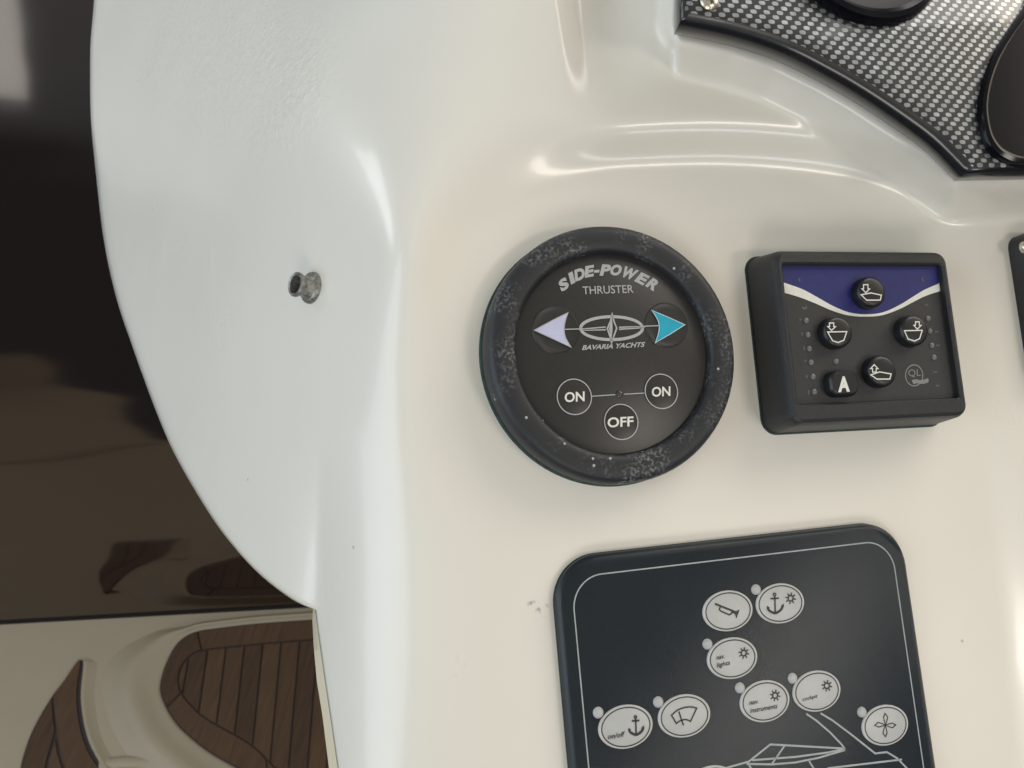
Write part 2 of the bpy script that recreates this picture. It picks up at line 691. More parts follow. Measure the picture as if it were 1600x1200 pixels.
MAT_ZINC = simple('oxidised_brass', (0.27, 0.27, 0.25), 0.42, metal=0.75, var=0.45, scale=700, bump=0.4, bscale=1800)
MAT_WEAVE = weave('carbon_weave', (0.36, 0.39, 0.40, 1), 0.8, 0.45)
MAT_ROLL = simple('shaded_lacquer_edge', (0.008, 0.009, 0.011), 0.3, coat=0.5, var=0.3, scale=400)  # weave left out, near black: down-facing shade put into the edge colour
MAT_GASKET = simple('grimy_gasket', (0.022, 0.048, 0.042), 0.6, var=0.5, scale=500)
MAT_GAUGE = simple('gauge_black', (0.004, 0.004, 0.006), 0.16, var=0.2, spec=0.2)
MAT_CAULK = simple('black_caulk', (0.012, 0.009, 0.010), 0.6, var=0.2)
MAT_CREAM_EDGE = gelcoat('laminate_edge', (0.78, 0.71, 0.52), 0.4)
TEAKS = [teak('teak_%d' % i, c, i * 3.7) for i, c in enumerate(((0.070, 0.038, 0.019), (0.055, 0.030, 0.016), (0.078, 0.043, 0.021)))]

# ------------------------------------------------------------------ the moulded console
# sight-line depths of its faces, blended into one continuous skin
K_TOP = 0.011           # height of the brow step above the dash


def interp(y, tab):
    ys = [t[1] for t in tab]
    xs = [t[0] for t in tab]
    return np.interp(y, ys, xs)


OUT_TOP = [(150, -260), (149, -60), (147, 0), (142, 60), (141, 96), (142, 184), (150, 272), (160, 360), (171, 421), (186, 480), (205, 536), (225, 592),
           (246, 648), (270, 704), (301, 760), (336, 816), (371, 861), (404, 896), (434, 921), (462, 940), (490, 952)]
OUT_LOW = [(492, 953), (495, 980), (499, 1008), (507, 1064), (518, 1137), (527, 1200), (545, 1300), (556, 1360)]
EDGE_LOW = [(489, 950), (488, 969), (490, 1008), (495, 1064), (504, 1120), (514, 1200), (530, 1300), (540, 1360)]
_ot = curve(OUT_TOP, 8)


def x_left(y):
    return interp(y, _ot) if y <= 952 else interp(y, OUT_LOW)


STEP = curve([(585, 560), (600, 450), (628, 365), (672, 305), (745, 262), (850, 238), (1000, 226), (1150, 224), (1300, 238), (1420, 268), (1520, 292), (1700, 296), (2000, 296)], 6)
STEP = np.array(STEP)
FASCIA_PX = [(1056, -260), (1054, -80), (1054, 0), (1052, 40), (1058, 53), (1085, 60), (1145, 73), (1215, 96), (1285, 131), (1337, 161), (1390, 196), (1442, 234), (1477, 268), (1496, 283), (1540, 282), (1700, 279), (1900, 275)]
FP = np.array(FASCIA_PX)


def polydist(px, py, P, signed=True):
    """distance to a polyline; sign by side (positive on its left-hand/upper side)"""
    best = np.full(np.shape(px), 1e9)
    sgn = np.zeros(np.shape(px))
    for a, b in zip(P[:-1], P[1:]):
        d = b - a
        L2 = d @ d
        t = np.clip(((px - a[0]) * d[0] + (py - a[1]) * d[1]) / L2, 0, 1)
        qx, qy = px - (a[0] + t * d[0]), py - (a[1] + t * d[1])
        dist = np.hypot(qx, qy)
        cr = d[0] * (py - a[1]) - d[1] * (px - a[0])
        m = dist < best
        best = np.where(m, dist, best)
        sgn = np.where(m, np.where(cr < 0, 1, -1), sgn)
    return best * sgn


# side face: hinged on the ridge line and falling away to the left
_ra = ray(622, 300) * dash_depth(622, 300)
_rb = ray(600, 1100) * dash_depth(600, 1100)
_ax = (_rb - _ra) / np.linalg.norm(_rb - _ra)
_lat = np.cross(_ax, NC)
_lat /= np.linalg.norm(_lat)
if _lat[0] > 0:
    _lat = -_lat
SIDE = math.radians(57)
_dir = math.cos(SIDE) * _lat - math.sin(SIDE) * NC
NL = np.cross(_ax, _dir)
NL /= np.linalg.norm(NL)
if NL[2] > 0:
    NL = -NL


def dash_height(px, py):
    sd = polydist(px, py, STEP)
    wid = 46 + 80 * smooth(980, 640, px)
    h = K_TOP * smooth(-1, 1, sd / wid) * smooth(600, 400, py) * (0.88 + 0.12 * smooth(700, 1000, px))
    # valley between the side mass and the instrument plinth
    vx = smooth(866 + 0.12 * py, 905 + 0.12 * py, px) * (1 - smooth(935, 1040, px))
    h = h - 0.013 * vx * (1 - smooth(-70, 190, py))
    # plinth that carries the instrument fascia
    fd = polydist(px, py, FP)           # positive inside
    fall = np.where(px < 1056, 28, 74)
    out = np.clip(-fd / fall, 0, 1)
    pl = np.where(fd > 0, 1.0, (1 - out) ** 2 * (1 + 2 * out))
    h = h + 0.013 * pl
    # soft ridge to the right of the recessed field
    rx = np.interp(py, [-300, 290, 650, 800, 1000, 1400], [1440, 1474, 1548, 1574, 1600, 1640])
    h = h + 0.0016 * smooth(-34, 44, px - rx) * smooth(230, 330, py)
    return h


def surf_depth(px, py):
    px, py = np.asarray(px, float), np.asarray(py, float)
    t0 = dash_depth(px, py, dash_height(px, py))
    den = NL[0] * (px - 800) / FPX + NL[1] * (py - 600) / FPX + NL[2]
    den = np.minimum(den, -0.12)
    tl = (NL @ _ra) / den
    # the side face swells gently, then tucks in along the crease above the notch
    g = smooth(640, 945, py)
    tl = tl + 0.007 * g * np.exp(-np.abs(px - (497 - 0.012 * (py - 945))) / 46.0)
    tl = tl - 0.005 * (1 - np.cos(np.clip((px - 130) / 520, 0, 1) * 2 * math.pi)) * smooth(1100, 300, py)
    tl = tl + 3.0e-7 * np.clip(260 - py, 0, None) ** 2 * smooth(800, 300, px)   # rolls back towards its top
    k = 0.0045 + 0.024 * smooth(420, 40, py) + 0.007 * smooth(560, 1000, py)
    d = (t0 - tl) / k
    hmx = np.maximum(t0, tl) + k * np.log1p(np.exp(-np.abs(d)))
    # rolled outer edge
    return hmx


rows = list(np.linspace(-260, 240, 90)) + list(np.linspace(245, 940, 126)) + [945, 949, 951.5, 953.5, 956, 960] + list(np.linspace(966, 1360, 66))
NCOL = 300
s_ = np.linspace(0, 1, NCOL)
gridv = np.zeros((len(rows), NCOL, 3))
for i, y in enumerate(rows):
    xl = float(x_left(y))
    xs = xl + (1900 - xl) * (s_ * 0.82 + 0.18 * s_ ** 2)
    ys = np.full(NCOL, y)
    t = surf_depth(xs, ys)
    r_edge = np.clip((xs - xl) / 16.0, 0, 1)
    t = t + 0.006 * (1 - np.sqrt(1 - (1 - r_edge) ** 2)) * (1 if y < 945 else 0.3)
    P = np.stack([(xs - 800) / FPX * t, (ys - 600) / FPX * t, t], 1)
    gridv[i] = (RC.T @ (P - OC).T).T

console = empty('helm_console', CW)
tag(console, 'glossy cream white moulded helm console with a rounded side wing and recessed switch field', 'console')
dimples = []
for (x, y, r) in ((225, -10, 0.075), (280, 40, 0.075), (335, 75, 0.07), (390, 105, 0.06), (440, 140, 0.05)):
    tt = float(surf_depth(x, y))
    dimples.append((RC.T @ (ray(x, y) * tt - OC), r))
smud = [(on_dash(848, 950, 0), 0.0034), (on_dash(832, 944, 0), 0.0022)]
MAT_GEL = gelcoat('cream_gelcoat', (0.77, 0.742, 0.662), 0.29, dimple=dimples, smudge=smud)
me = bpy.data.meshes.new('shell')
nr = len(rows)
faces = [(i * NCOL + j, (i + 1) * NCOL + j, (i + 1) * NCOL + j + 1, i * NCOL + j + 1) for i in range(nr - 1) for j in range(NCOL - 1)]
me.from_pydata(gridv.reshape(-1, 3).tolist(), [], faces)
me.materials.append(MAT_GEL)
me.polygons.foreach_set('use_smooth', [True] * len(me.polygons))
shell = bpy.data.objects.new('shell', me)
col.objects.link(shell)
shell.parent = console
so = shell.modifiers.new('thickness', 'SOLIDIFY')
so.thickness = 0.005
so.offset = -1.0
so.use_rim = True

# pale laminate edge along the lower left of the shell
mb = MB()
L, R, L2 = [], [], []
for y in np.linspace(951, 1360, 60):
    xr = float(interp(y, OUT_LOW)) if y > 953 else 492.0
    xl = float(interp(y, EDGE_LOW))
    t = float(surf_depth(xr + 1, y))
    a = ray(xr + 0.6, y) * (t + 0.0012)
    b_ = ray(xl, y) * (t + 0.011)
    R.append(RC.T @ (a - OC))
    L.append(RC.T @ (b_ - OC))
    L2.append(RC.T @ (ray(xr + 4, y) * (t + 0.018) - OC))
n_ = len(L)
mb.add(R + L + L2, [(k * n_ + i, k * n_ + i + 1, (k + 1) * n_ + i + 1, (k + 1) * n_ + i) for k in range(2) for i in range(n_ - 1)])
mb.build('edge_trim', MAT_CREAM_EDGE, console)

# pedestal under the shell, down to the floor
CWi = CW.inverted()
top = [on_dash(x, y, -0.035) for (x, y) in ((660, 200), (1780, 200), (1780, 1330), (660, 1330))]
topw = [CW @ Vector(p) for p in top]
mb = MB()
mb.loft([[CWi @ Vector((p.x, p.y, 0.0)) for p in topw], [CWi @ p for p in topw]])
mb.build('pedestal', MAT_GEL, console, smooth_shade=False)

# ------------------------------------------------------------------ cockpit floor with teak inlays
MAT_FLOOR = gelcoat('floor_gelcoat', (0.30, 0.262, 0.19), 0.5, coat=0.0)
wa, wb_ = on_floor(0, 973), on_floor(490, 946)
wdir = (wb_ - wa) / np.linalg.norm(wb_ - wa)
wnor = np.array([wdir[1], -wdir[0], 0])
if wnor[1] > 0:
    wnor = -wnor                                  # towards the camera
corner = [wa - wdir * 1.1 + (-wnor) * 0.3, wa + wdir * 1.9 + (-wnor) * 0.3, wa + wdir * 1.9 + wnor * 1.25, np.array([-0.5, -0.74, 0]), np.array([-1.15, -2.2, 0]), np.array([-2.0, -2.2, 0])]
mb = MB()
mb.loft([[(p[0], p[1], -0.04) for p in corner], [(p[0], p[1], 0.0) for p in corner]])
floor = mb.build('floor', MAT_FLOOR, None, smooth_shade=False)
tag(floor, 'cream gelcoat cockpit floor with teak inlays', kind='structure')


mb = MB()
mb.add([(-1.95, -0.70, 0.002), (-0.55, -0.76, 0.002), (-0.55, -0.735, 0.002), (-1.95, -0.675, 0.002)], [(0, 1, 2, 3)])
mb.build('deck_seam', MAT_CAULK, floor, smooth_shade=False)


def clip_half(poly, a, b, keep_left):
    """keep the part of a polygon on one side of the line a-b"""
    out = []
    s = 1 if keep_left else -1

    def side(p):
        return s * ((b[0] - a[0]) * (p[1] - a[1]) - (b[1] - a[1]) * (p[0] - a[0]))
    for i in range(len(poly)):
        p, q = poly[i], poly[(i + 1) % len(poly)]
        sp, sq = side(p), side(q)
        if sp >= 0:
            out.append(p)
        if (sp > 0 and sq < 0) or (sp < 0 and sq > 0):
            t = sp / (sp - sq)
            out.append((p[0] + (q[0] - p[0]) * t, p[1] + (q[1] - p[1]) * t))
    return out


def floor_poly(pts, z):
    return [tuple(on_floor(*p)[:2]) + (z,) for p in pts]


def inset_px(poly, d):
    """shrink a closed pixel polygon by d pixels"""
    P = np.array(poly)
    A = 0.5 * sum(P[i][0] * P[(i + 1) % len(P)][1] - P[(i + 1) % len(P)][0] * P[i][1] for i in range(len(P)))
    s = 1 if A > 0 else -1
    out = []
    n = len(P)
    for i in range(n):
        d1 = P[i] - P[i - 1]
        d2 = P[(i + 1) % n] - P[i]
        l1, l2 = np.linalg.norm(d1), np.linalg.norm(d2)
        if l1 < 1e-6 or l2 < 1e-6:
            out.append(tuple(P[i]))
            continue
        n1 = np.array([-d1[1], d1[0]]) / l1 * s
        n2 = np.array([-d2[1], d2[0]]) / l2 * s
        m = n1 + n2
        lm = np.linalg.norm(m)
        m = n1 if lm < 1e-6 else m / lm
        out.append(tuple(P[i] + m * d / max(0.4, m.dot(n1))))
    return out


def dedupe(poly, eps=0.3):
    out = []
    for p in poly:
        if not out or math.hypot(p[0] - out[-1][0], p[1] - out[-1][1]) > eps:
            out.append(p)
    if len(out) > 1 and math.hypot(out[0][0] - out[-1][0], out[0][1] - out[-1][1]) < eps:
        out.pop()
    return out


def plank(poly, parent, k, name='plank'):
    poly = dedupe(poly)
    if len(poly) < 3:
        return
    mb = MB()
    mb.loft([floor_poly(poly, 0.003), floor_poly(poly, 0.0062), floor_poly(inset_px(poly, 0.5), 0.0068)], cap0=False)
    return mb.build(name, TEAKS[k % 3], parent, smooth_shade=False)


def fpx(pts):
    return [ZF(*p) for p in pts]


outer = curve(fpx([(1750, 345), (1400, 370), (1150, 388), (960, 410), (885, 422), (830, 446), (785, 490), (748, 560), (725, 630), (720, 690), (747, 762),
                   (790, 830), (850, 890), (940, 960), (1060, 1029), (1180, 1095), (1320, 1170), (1500, 1250), (1750, 1330)]), 5)
inner = curve(fpx([(1750, 432), (1400, 460), (1250, 472), (1080, 488), (920, 505), (870, 520), (835, 550), (810, 590), (800, 640), (812, 697), (850, 745),
                   (900, 795), (980, 845), (1070, 895), (1150, 950), (1220, 1020), (1330, 1110), (1500, 1190), (1750, 1260)]), 5)
inlay = MB()
inlay.loft([floor_poly(inset_px(outer, -0.7), 0.0005), floor_poly(inset_px(outer, -0.7), 0.004)], cap0=False)
inlay_o = inlay.build('teak_inlay', MAT_CAULK, floor, smooth_shade=False)
# margin boards between the two curves
cut = [(0, 0.0), None]


def board(i0, i1, j0, j1, k):
    a = outer[i0:i1 + 1]
    b = inner[j0:j1 + 1]
    plank(inset_px(a + b[::-1], 1.25), inlay_o, k, 'margin_board')


board(0, 20, 0, 21, 0)
board(20, 50, 21, 45, 1)
board(50, 76, 45, 73, 0)
board(76, len(outer) - 1, 73, len(inner) - 1, 2)
tops = [(845, 545, 820, 690)] + [(930 + 82 * i, 505 - 9 * i, 888 + 80.5 * i, 800 + 46 * i) for i in range(10)]
lines = [(ZF(a, b), ZF(c, d)) for a, b, c, d in tops]
field = inset_px(inner, 1.0)
for i in range(len(lines) + 1):
    p = field
    if i > 0:
        a, b = lines[i - 1]
        p = clip_half(p, (a[0] + 1.3, a[1]), (b[0] + 1.3, b[1]), False)
    if i < len(lines):
        a, b = lines[i]
        p = clip_half(p, (a[0] - 1.3, a[1]), (b[0] - 1.3, b[1]), True)
    if len(p) >= 3:
        plank(p, inlay_o, i, 'plank')

tri_r = [(355, 548), (373, 556), (372, 590), (364, 660), (362, 730), (375, 830), (400, 920), (437, 992), (480, 1060), (540, 1130)]
tri_l = [(95, 1130), (95, 1040), (107, 980), (137, 890), (182, 800), (238, 708), (290, 640), (335, 572)]
tri = curve(fpx(tri_r), 4) + curve(fpx(tri_l), 4)
t2 = MB()
t2.loft([floor_poly(tri, 0.0005), floor_poly(tri, 0.004)], cap0=False)
t2o = t2.build('teak_inlay', MAT_CAULK, floor, smooth_shade=False)
plank(inset_px(curve(fpx([(355, 548), (366, 560), (352, 660), (350, 740), (362, 840), (388, 930), (425, 1000), (500, 1090)]), 4)
               + curve(fpx([(330, 1090), (285, 1010), (262, 900), (250, 800), (243, 712), (290, 640), (335, 572)]), 4), 0.9), t2o, 0, 'margin_board')
plank(inset_px(curve(fpx([(238, 716), (243, 800), (250, 870), (225, 960), (205, 1040), (190, 1110)]), 4)
               + curve(fpx([(100, 1110), (107, 985), (137, 892), (182, 802), (228, 728)]), 4), 0.9), t2o, 1, 'plank')
plank(inset_px(fpx([(252, 900), (262, 960), (280, 1020), (310, 1090), (215, 1090), (222, 1000)]), 0.9), t2o, 2, 'plank')

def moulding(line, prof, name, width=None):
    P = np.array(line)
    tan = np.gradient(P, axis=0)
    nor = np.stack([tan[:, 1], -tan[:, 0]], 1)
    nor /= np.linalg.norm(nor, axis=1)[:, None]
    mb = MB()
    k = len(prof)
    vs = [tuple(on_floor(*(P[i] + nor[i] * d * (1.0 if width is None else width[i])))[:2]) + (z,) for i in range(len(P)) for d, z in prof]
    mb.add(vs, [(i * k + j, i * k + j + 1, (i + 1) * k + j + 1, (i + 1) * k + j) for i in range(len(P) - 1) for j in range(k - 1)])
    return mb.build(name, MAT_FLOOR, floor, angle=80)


sgn_ = 1 if (outer[40][0] + np.gradient(np.array(outer), axis=0)[40][1]) < outer[40][0] else -1
moulding(outer[1:80], [(sgn_ * d, z) for d, z in ((-1, -0.001), (2, 0.0045), (6, 0.0055), (14, 0.0060), (24, 0.0085), (34, 0.0125), (44, 0.0145), (54, 0.0135), (66, 0.008), (80, 0.003), (95, -0.001))], 'moulded_border',
         [0.16 + 0.84 * float(smooth(22, 42, i)) for i in range(1, 80)])
moulding(curve(fpx(tri_r[1:]), 5), [(d, z) for d, z in ((0, 0.002), (1.5, 0.007), (4, 0.0085), (8, 0.006), (16, 0.002), (24, -0.001))], 'moulded_border')

# raised moulded lip at the near edge of the sole
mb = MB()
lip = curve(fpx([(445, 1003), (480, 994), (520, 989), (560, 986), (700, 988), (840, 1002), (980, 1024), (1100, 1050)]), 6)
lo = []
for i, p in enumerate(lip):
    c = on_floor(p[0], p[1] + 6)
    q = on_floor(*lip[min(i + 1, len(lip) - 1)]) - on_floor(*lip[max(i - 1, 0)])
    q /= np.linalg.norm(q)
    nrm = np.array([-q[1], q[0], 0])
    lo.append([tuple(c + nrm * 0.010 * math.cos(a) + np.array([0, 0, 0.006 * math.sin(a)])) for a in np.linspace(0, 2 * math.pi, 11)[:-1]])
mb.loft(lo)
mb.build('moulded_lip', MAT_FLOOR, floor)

# ------------------------------------------------------------------ dark glossy door panel beyond the console
mdoor, n, l, b = newmat('smoked_acrylic')
b.inputs['Base Color'].default_value = (0.014, 0.009, 0.008, 1)
b.inputs['IOR'].default_value = 2.25
b.inputs['Specular Tint'].default_value = (1.0, 0.86, 0.72, 1)
b.inputs['Roughness'].default_value = 0.07
b.inputs['Specular IOR Level'].default_value = 0.5
t = node(n, 'ShaderNodeTexCoord')
ns = node(n, 'ShaderNodeTexNoise')
ns.inputs['Scale'].default_value = 1.0
ns.inputs['Detail'].default_value = 0.5
mp = node(n, 'ShaderNodeMapping')
mp.inputs['Scale'].default_value = (2.2, 1.0, 9.0)
l.new(t.outputs['Object'], mp.inputs['Vector'])
l.new(mp.outputs[0], ns.inputs['Vector'])
bp = node(n, 'ShaderNodeBump')
bp.inputs['Strength'].default_value = 0.3
bp.inputs['Distance'].default_value = 0.012
l.new(ns.outputs[0], bp.inputs['Height'])
l.new(bp.outputs[0], b.inputs['Normal'])
DW = Matrix.Identity(4)
for i in range(3):
    DW[i][0], DW[i][1], DW[i][2] = wdir[i], -wnor[i], (0, 0, 1)[i]
    DW[i][3] = wa[i]
DW = DW @ Matrix.Rotation(math.radians(-20), 4, 'X')          # it leans away from the cockpit
door = empty('companionway_door', DW)
tag(door, 'dark brown smoked acrylic door panel standing on the cream floor', 'door')
mb = MB()
pr = rrect(2.0, 0.016, 0.004, 4, 0.35, 0.009)
mb.loft([at(pr, 0.004), at(pr, 1.5)])
mb.build('panel', mdoor, door)
mb = MB()
mb.loft([at(rrect(2.0, 0.016, 0.001, 2, 0.35, 0.004), -0.004), at(rrect(2.0, 0.016, 0.001, 2, 0.35, 0.004), 0.0012)])
mb.build('seal', MAT_CAULK, door)

# ------------------------------------------------------------------ round thruster control
TH = Device('thruster_control', 0.03455, 0.00793)
tag(TH.root, 'round black thruster control with salt stained rubber ring, two arrows and on off buttons', 'control panel')
HF = 0.008
mb = MB()
prof = [(0.0432, -0.001), (0.0443, 0.0008), (0.0447, 0.004), (0.0445, 0.0078), (0.0438, 0.0098), (0.0426, 0.0110), (0.0410, 0.0114), (0.0385, 0.0113), (0.0366, 0.0110),
        (0.0355, 0.0105), (0.0349, 0.0096), (0.0346, 0.0078)]
mb.lathe(prof, 96, cap0=True, cap1=False)
mb.build('rubber_ring', MAT_RUBBER, TH.root)
mb = MB()
mb.lathe([(0.0348, 0.004), (0.0348, HF - 0.0002), (0.0344, HF)], 96)
face = mb.build('face', MAT_FACE, TH.root)
mb = MB()
mb.lathe([(0.0453, -0.0005), (0.0452, 0.0003), (0.0446, 0.0006), (0.0436, 0.0006)], 96, cap1=False)
mb.build('gasket', MAT_GASKET, TH.root)
P1 = lambda pts, h=HF + 0.00012: TH.pts(Z1, pts, h)
hp = HF + 0.00012
m1 = MB()
for ch, x, y, rot, w in (('S', 393, 291, 33, 42), ('I', 428, 263, 27, 21), ('D', 463, 247, 18, 46), ('E', 505, 234, 10, 39), ('-', 537, 234, 3, 23),
                         ('P', 576, 229, -2, 43), ('O', 621, 229, -9, 47), ('W', 678, 243, -18, 64), ('E', 735, 267, -27, 43), ('R', 784, 292, -33, 46)):
    hh = 50 if ch != '-' else 12
    a = math.radians(-rot)
    ux, uy = np.array([math.cos(a), math.sin(a)]), np.array([math.sin(a), -math.cos(a)])
    uy = uy + ux * 0.22
    c = np.array([x, y], float)
    bl = c - ux * w / 2 - uy * hh / 2
    lettering(m1, TH, Z1, ch, tuple(bl), tuple(bl + ux * w), tuple(bl + uy * hh), hp, 0.055)
flat(m1, 'lettering', MAT_GREYPRINT, face)
m1 = MB()
lettering(m1, TH, Z1, 'THRUSTER', (477, 335), (698, 328), (474, 300), hp, 0.006)
flat(m1, 'lettering', MAT_GREYPRINT, face)
m1 = MB()
lettering(m1, TH, Z1, 'BAVARIA YACHTS', (472, 578), (742, 564), (480, 556), hp, 0.03)
flat(m1, 'lettering', MAT_GREYPRINT, face)
# boat builder's emblem
m1 = MB()
m1.ribbon(P1(arc(602, 482, 135, 50, n=60)), 0.00105, hp, True)
m1.poly(P1([(400, 487), (480, 483), (576, 474), (576, 480), (500, 486)]), hp)
m1.poly(P1([(440, 489), (500, 489), (576, 486), (576, 492), (490, 493)]), hp)
m1.poly(P1([(634, 475), (720, 473), (800, 471), (720, 477), (634, 481)]), hp)
m1.poly(P1([(634, 484), (700, 480), (770, 476), (720, 484), (634, 490)]), hp)
m1.ribbon(P1([(604, 418), (613, 455), (624, 482), (612, 515), (601, 548), (594, 515), (583, 484), (596, 455)]), 0.00055, hp, True)
m1.poly(P1([(604, 425), (606, 480), (601, 540), (596, 512), (590, 484), (598, 455)]), hp)
flat(m1, 'emblem', MAT_GREYPRINT, face)
# arrow keys
for (c, r, arrow, mat, line) in (
        ((357, 488), 0.0082, [(265, 491), (340, 450), (412, 414), (400, 450), (395, 488), (402, 525), (426, 566), (350, 530)], MAT_LAV, MAT_GREYPRINT),
        ((840, 468), 0.0080, [(921, 467), (850, 435), (777, 404), (800, 440), (809, 470), (806, 505), (792, 546), (860, 506)], MAT_CYAN, MAT_PALEBLUE)):
    x, y = TH.p(*Z1(*c), HF)
    mb = MB()
    mb.lathe([(r, HF - 0.0003), (r, HF + 0.00008), (r - 0.0003, HF + 0.00030), (r - 0.0007, HF + 0.00030), (r - 0.0011, HF + 0.00012), (r - 0.003, HF + 0.00014), (0.0005, HF + 0.00030)], 48, (x, y))
    key = mb.build('arrow_key', MAT_FACE, TH.root)
    mb = MB()
    mb.poly(P1(curve(arrow[:3], 2)[:-1] + curve(arrow[2:7], 3) + [arrow[7]], HF + 0.0005), HF + 0.0005)
    flat(mb, 'arrow', mat, key)
    mb = MB()
    mb.ribbon(P1(curve(arrow[:3], 2)[:-1] + curve(arrow[2:7], 3) + [arrow[7]], HF + 0.00056), 0.0003, HF + 0.00056, True)
    flat(mb, 'arrow_outline', line, key)
hl = HF + 0.00062
for seg in ([(398, 487), (478, 485)], [(728, 474), (806, 471)]):
    m1 = MB()
    m1.ribbon(P1(seg, hl), 0.00036, hl)
    flat(m1, 'emblem_line', MAT_GREYPRINT, face)
# on / off keys
for (c, rx, ry, txt, bx) in (((438, 782), 74, 77, 'ON', [(397, 806), (484, 801), (397, 762)]), ((817, 758), 70, 74, 'ON', [(777, 782), (858, 778), (777, 739)]),
                             ((642, 891), 72, 76, 'OFF', [(584, 916), (697, 910), (584, 872)])):
    x, y = TH.p(*Z1(*c), HF)
    r = 0.00605
    mb = MB()
    mb.lathe([(r + 0.0002, HF - 0.0002), (r, HF + 0.0001), (r - 0.0008, HF + 0.0003), (0.0005, HF + 0.0004)], 40, (x, y))
    key = mb.build('membrane_key', MAT_FACE, TH.root)
    mb = MB()
    mb.ribbon(arc(x, y, r - 0.0001, r - 0.0001), 0.00036, HF + 0.00042, True)
    flat(mb, 'key_ring', MAT_GREYPRINT, key)
    mb = MB()
    lettering(mb, TH, Z1, txt, *bx, HF + 0.0005, 0.022)
    flat(mb, 'lettering', MAT_WHITE, key)
mb = MB()
mb.ribbon(P1([(513, 779), (618, 772)]), 0.00032, hp)
mb.ribbon(P1([(655, 770), (746, 765)]), 0.00032, hp)
flat(mb, 'link_line', MAT_GREYPRINT, face)
x, y = TH.p(*Z1(636, 770), HF)
mb = MB()
mb.lathe([(0.0013, HF - 0.0002), (0.0012, HF + 0.0004), (0.0007, HF + 0.0008), (0.0001, HF + 0.0009)], 20, (x, y))
mb.build('indicator_lamp', MAT_DARKLED, TH.root)

# ------------------------------------------------------------------ rectangular trim tab control
QW, QH, QT = 0.0732, 0.0625, 0.016
QL = Device('trim_tab_control', 0.13087, 0.00895, -0.0208)
tag(QL.root, 'rectangular black trim tab control with blue band, white swoosh and raised round buttons', 'control panel')
HQ = 0.0135
x_l = QL.p(*Z2(330, 550), QT)[0]
x_r = QL.p(*Z2(1178, 550), HQ)[0]
y_t = QL.p(*Z2(740, 182), QT)[1]
y_b = QL.p(*Z2(820, 932), HQ)[1]
iw, ih, icx, icy = x_r - x_l, y_t - y_b, (x_r + x_l) / 2, (y_t + y_b) / 2
mb = MB()
g = 0.0018
R0 = rrect(QW + 2 * g, QH + 2 * g, 0.0055)
mb.loft([at(R0, -0.001), at(rrect(QW + 2 * g, QH + 2 * g, 0.0055), 0.0004), at(rrect(QW + 0.0014, QH + 0.0014, 0.005), 0.009), at(rrect(QW + 0.0002, QH + 0.0002, 0.0046), 0.0135),
         at(rrect(QW - 0.0012, QH - 0.0012, 0.0042), 0.0151), at(rrect(QW - 0.0036, QH - 0.0036, 0.0036), QT),
         at(rrect(iw + 0.0012, ih + 0.0012, 0.0016, 8, icx, icy), QT), at(rrect(iw, ih, 0.0012, 8, icx, icy), QT - 0.0006), at(rrect(iw, ih, 0.0012, 8, icx, icy), HQ - 0.0004)], cap1=False)
mb.build('housing', MAT_DARKPLASTIC, QL.root, angle=25)
mb = MB()
mb.loft([at(rrect(iw, ih, 0.0012, 8, icx, icy), HQ - 0.001), at(rrect(iw, ih, 0.0012, 8, icx, icy), HQ)])
qface = mb.build('face', MAT_QLFACE, QL.root)
mb = MB()
mb.loft([at(rrect(QW + 2 * g + 0.0012, QH + 2 * g + 0.0012, 0.006), -0.0005), at(rrect(QW + 2 * g + 0.001, QH + 2 * g + 0.001, 0.006), 0.0003), at(rrect(QW, QH, 0.005), 0.0004)], cap1=False)
mb.build('gasket', MAT_GASKET, QL.root)
hq = HQ + 0.0001
P2 = lambda pts, h=hq: QL.pts(Z2, pts, h)
e_ = 0.0003


def clampq(pts):
    return [(min(max(p[0], x_l + e_), x_r - e_), min(max(p[1], y_b + e_), y_t - e_)) for p in pts]


sw_t = [(280, 279), (330, 296), (400, 322), (480, 365), (560, 410), (650, 446), (740, 456), (830, 446), (920, 407), (1000, 358), (1060, 322), (1135, 290), (1200, 268)]
sw_b = [(280, 335), (330, 348), (400, 371), (480, 403), (560, 438), (650, 463), (740, 469), (830, 461), (920, 429), (1000, 388), (1060, 358), (1135, 333), (1200, 318)]
ct, cb = curve(sw_t, 4), curve(sw_b, 4)
mb = MB()
tl_ = [(x_l + e_, y_t - e_), (x_r - e_, y_t - e_)]
cc = clampq(P2(ct))
n_ = len(cc)
mb.add([(p[0], p[1], hq) for p in cc] + [(p[0], y_t - e_, hq) for p in cc], [(i, i + 1, n_ + i + 1, n_ + i) for i in range(n_ - 1)])
flat(mb, 'blue_band', MAT_BLUE, qface)
mb = MB()
c2 = clampq(P2(cb))
mb.add([(p[0], p[1], hq + 0.00006) for p in cc] + [(p[0], p[1], hq + 0.00006) for p in c2], [(i, i + 1, n_ + i + 1, n_ + i) for i in range(n_ - 1)])
flat(mb, 'swoosh', MAT_WHITE, qface)
HB = 0.0043
icons = [((736, 348), [[(728, 295), (752, 295), (752, 318), (762, 318), (740, 338), (719, 318), (728, 318)], [(715, 350), (768, 340), (825, 352), (819, 379), (745, 379)]]),
         ((556, 563), [[(543, 503), (566, 503), (566, 523), (576, 523), (554, 543), (534, 523), (543, 523)], [(533, 552), (637, 550), (621, 597), (590, 609), (560, 600)]]),
         ((966, 553), [[(1010, 497), (1031, 497), (1031, 516), (1041, 516), (1020, 537), (1001, 516), (1010, 516)], [(950, 545), (1047, 543), (1033, 588), (1005, 601), (970, 590)]]),
         ((793, 772), [[(786, 730), (807, 751), (797, 751), (797, 770), (777, 770), (777, 751), (766, 751)], [(768, 785), (815, 769), (878, 780), (871, 808), (800, 808)]])]
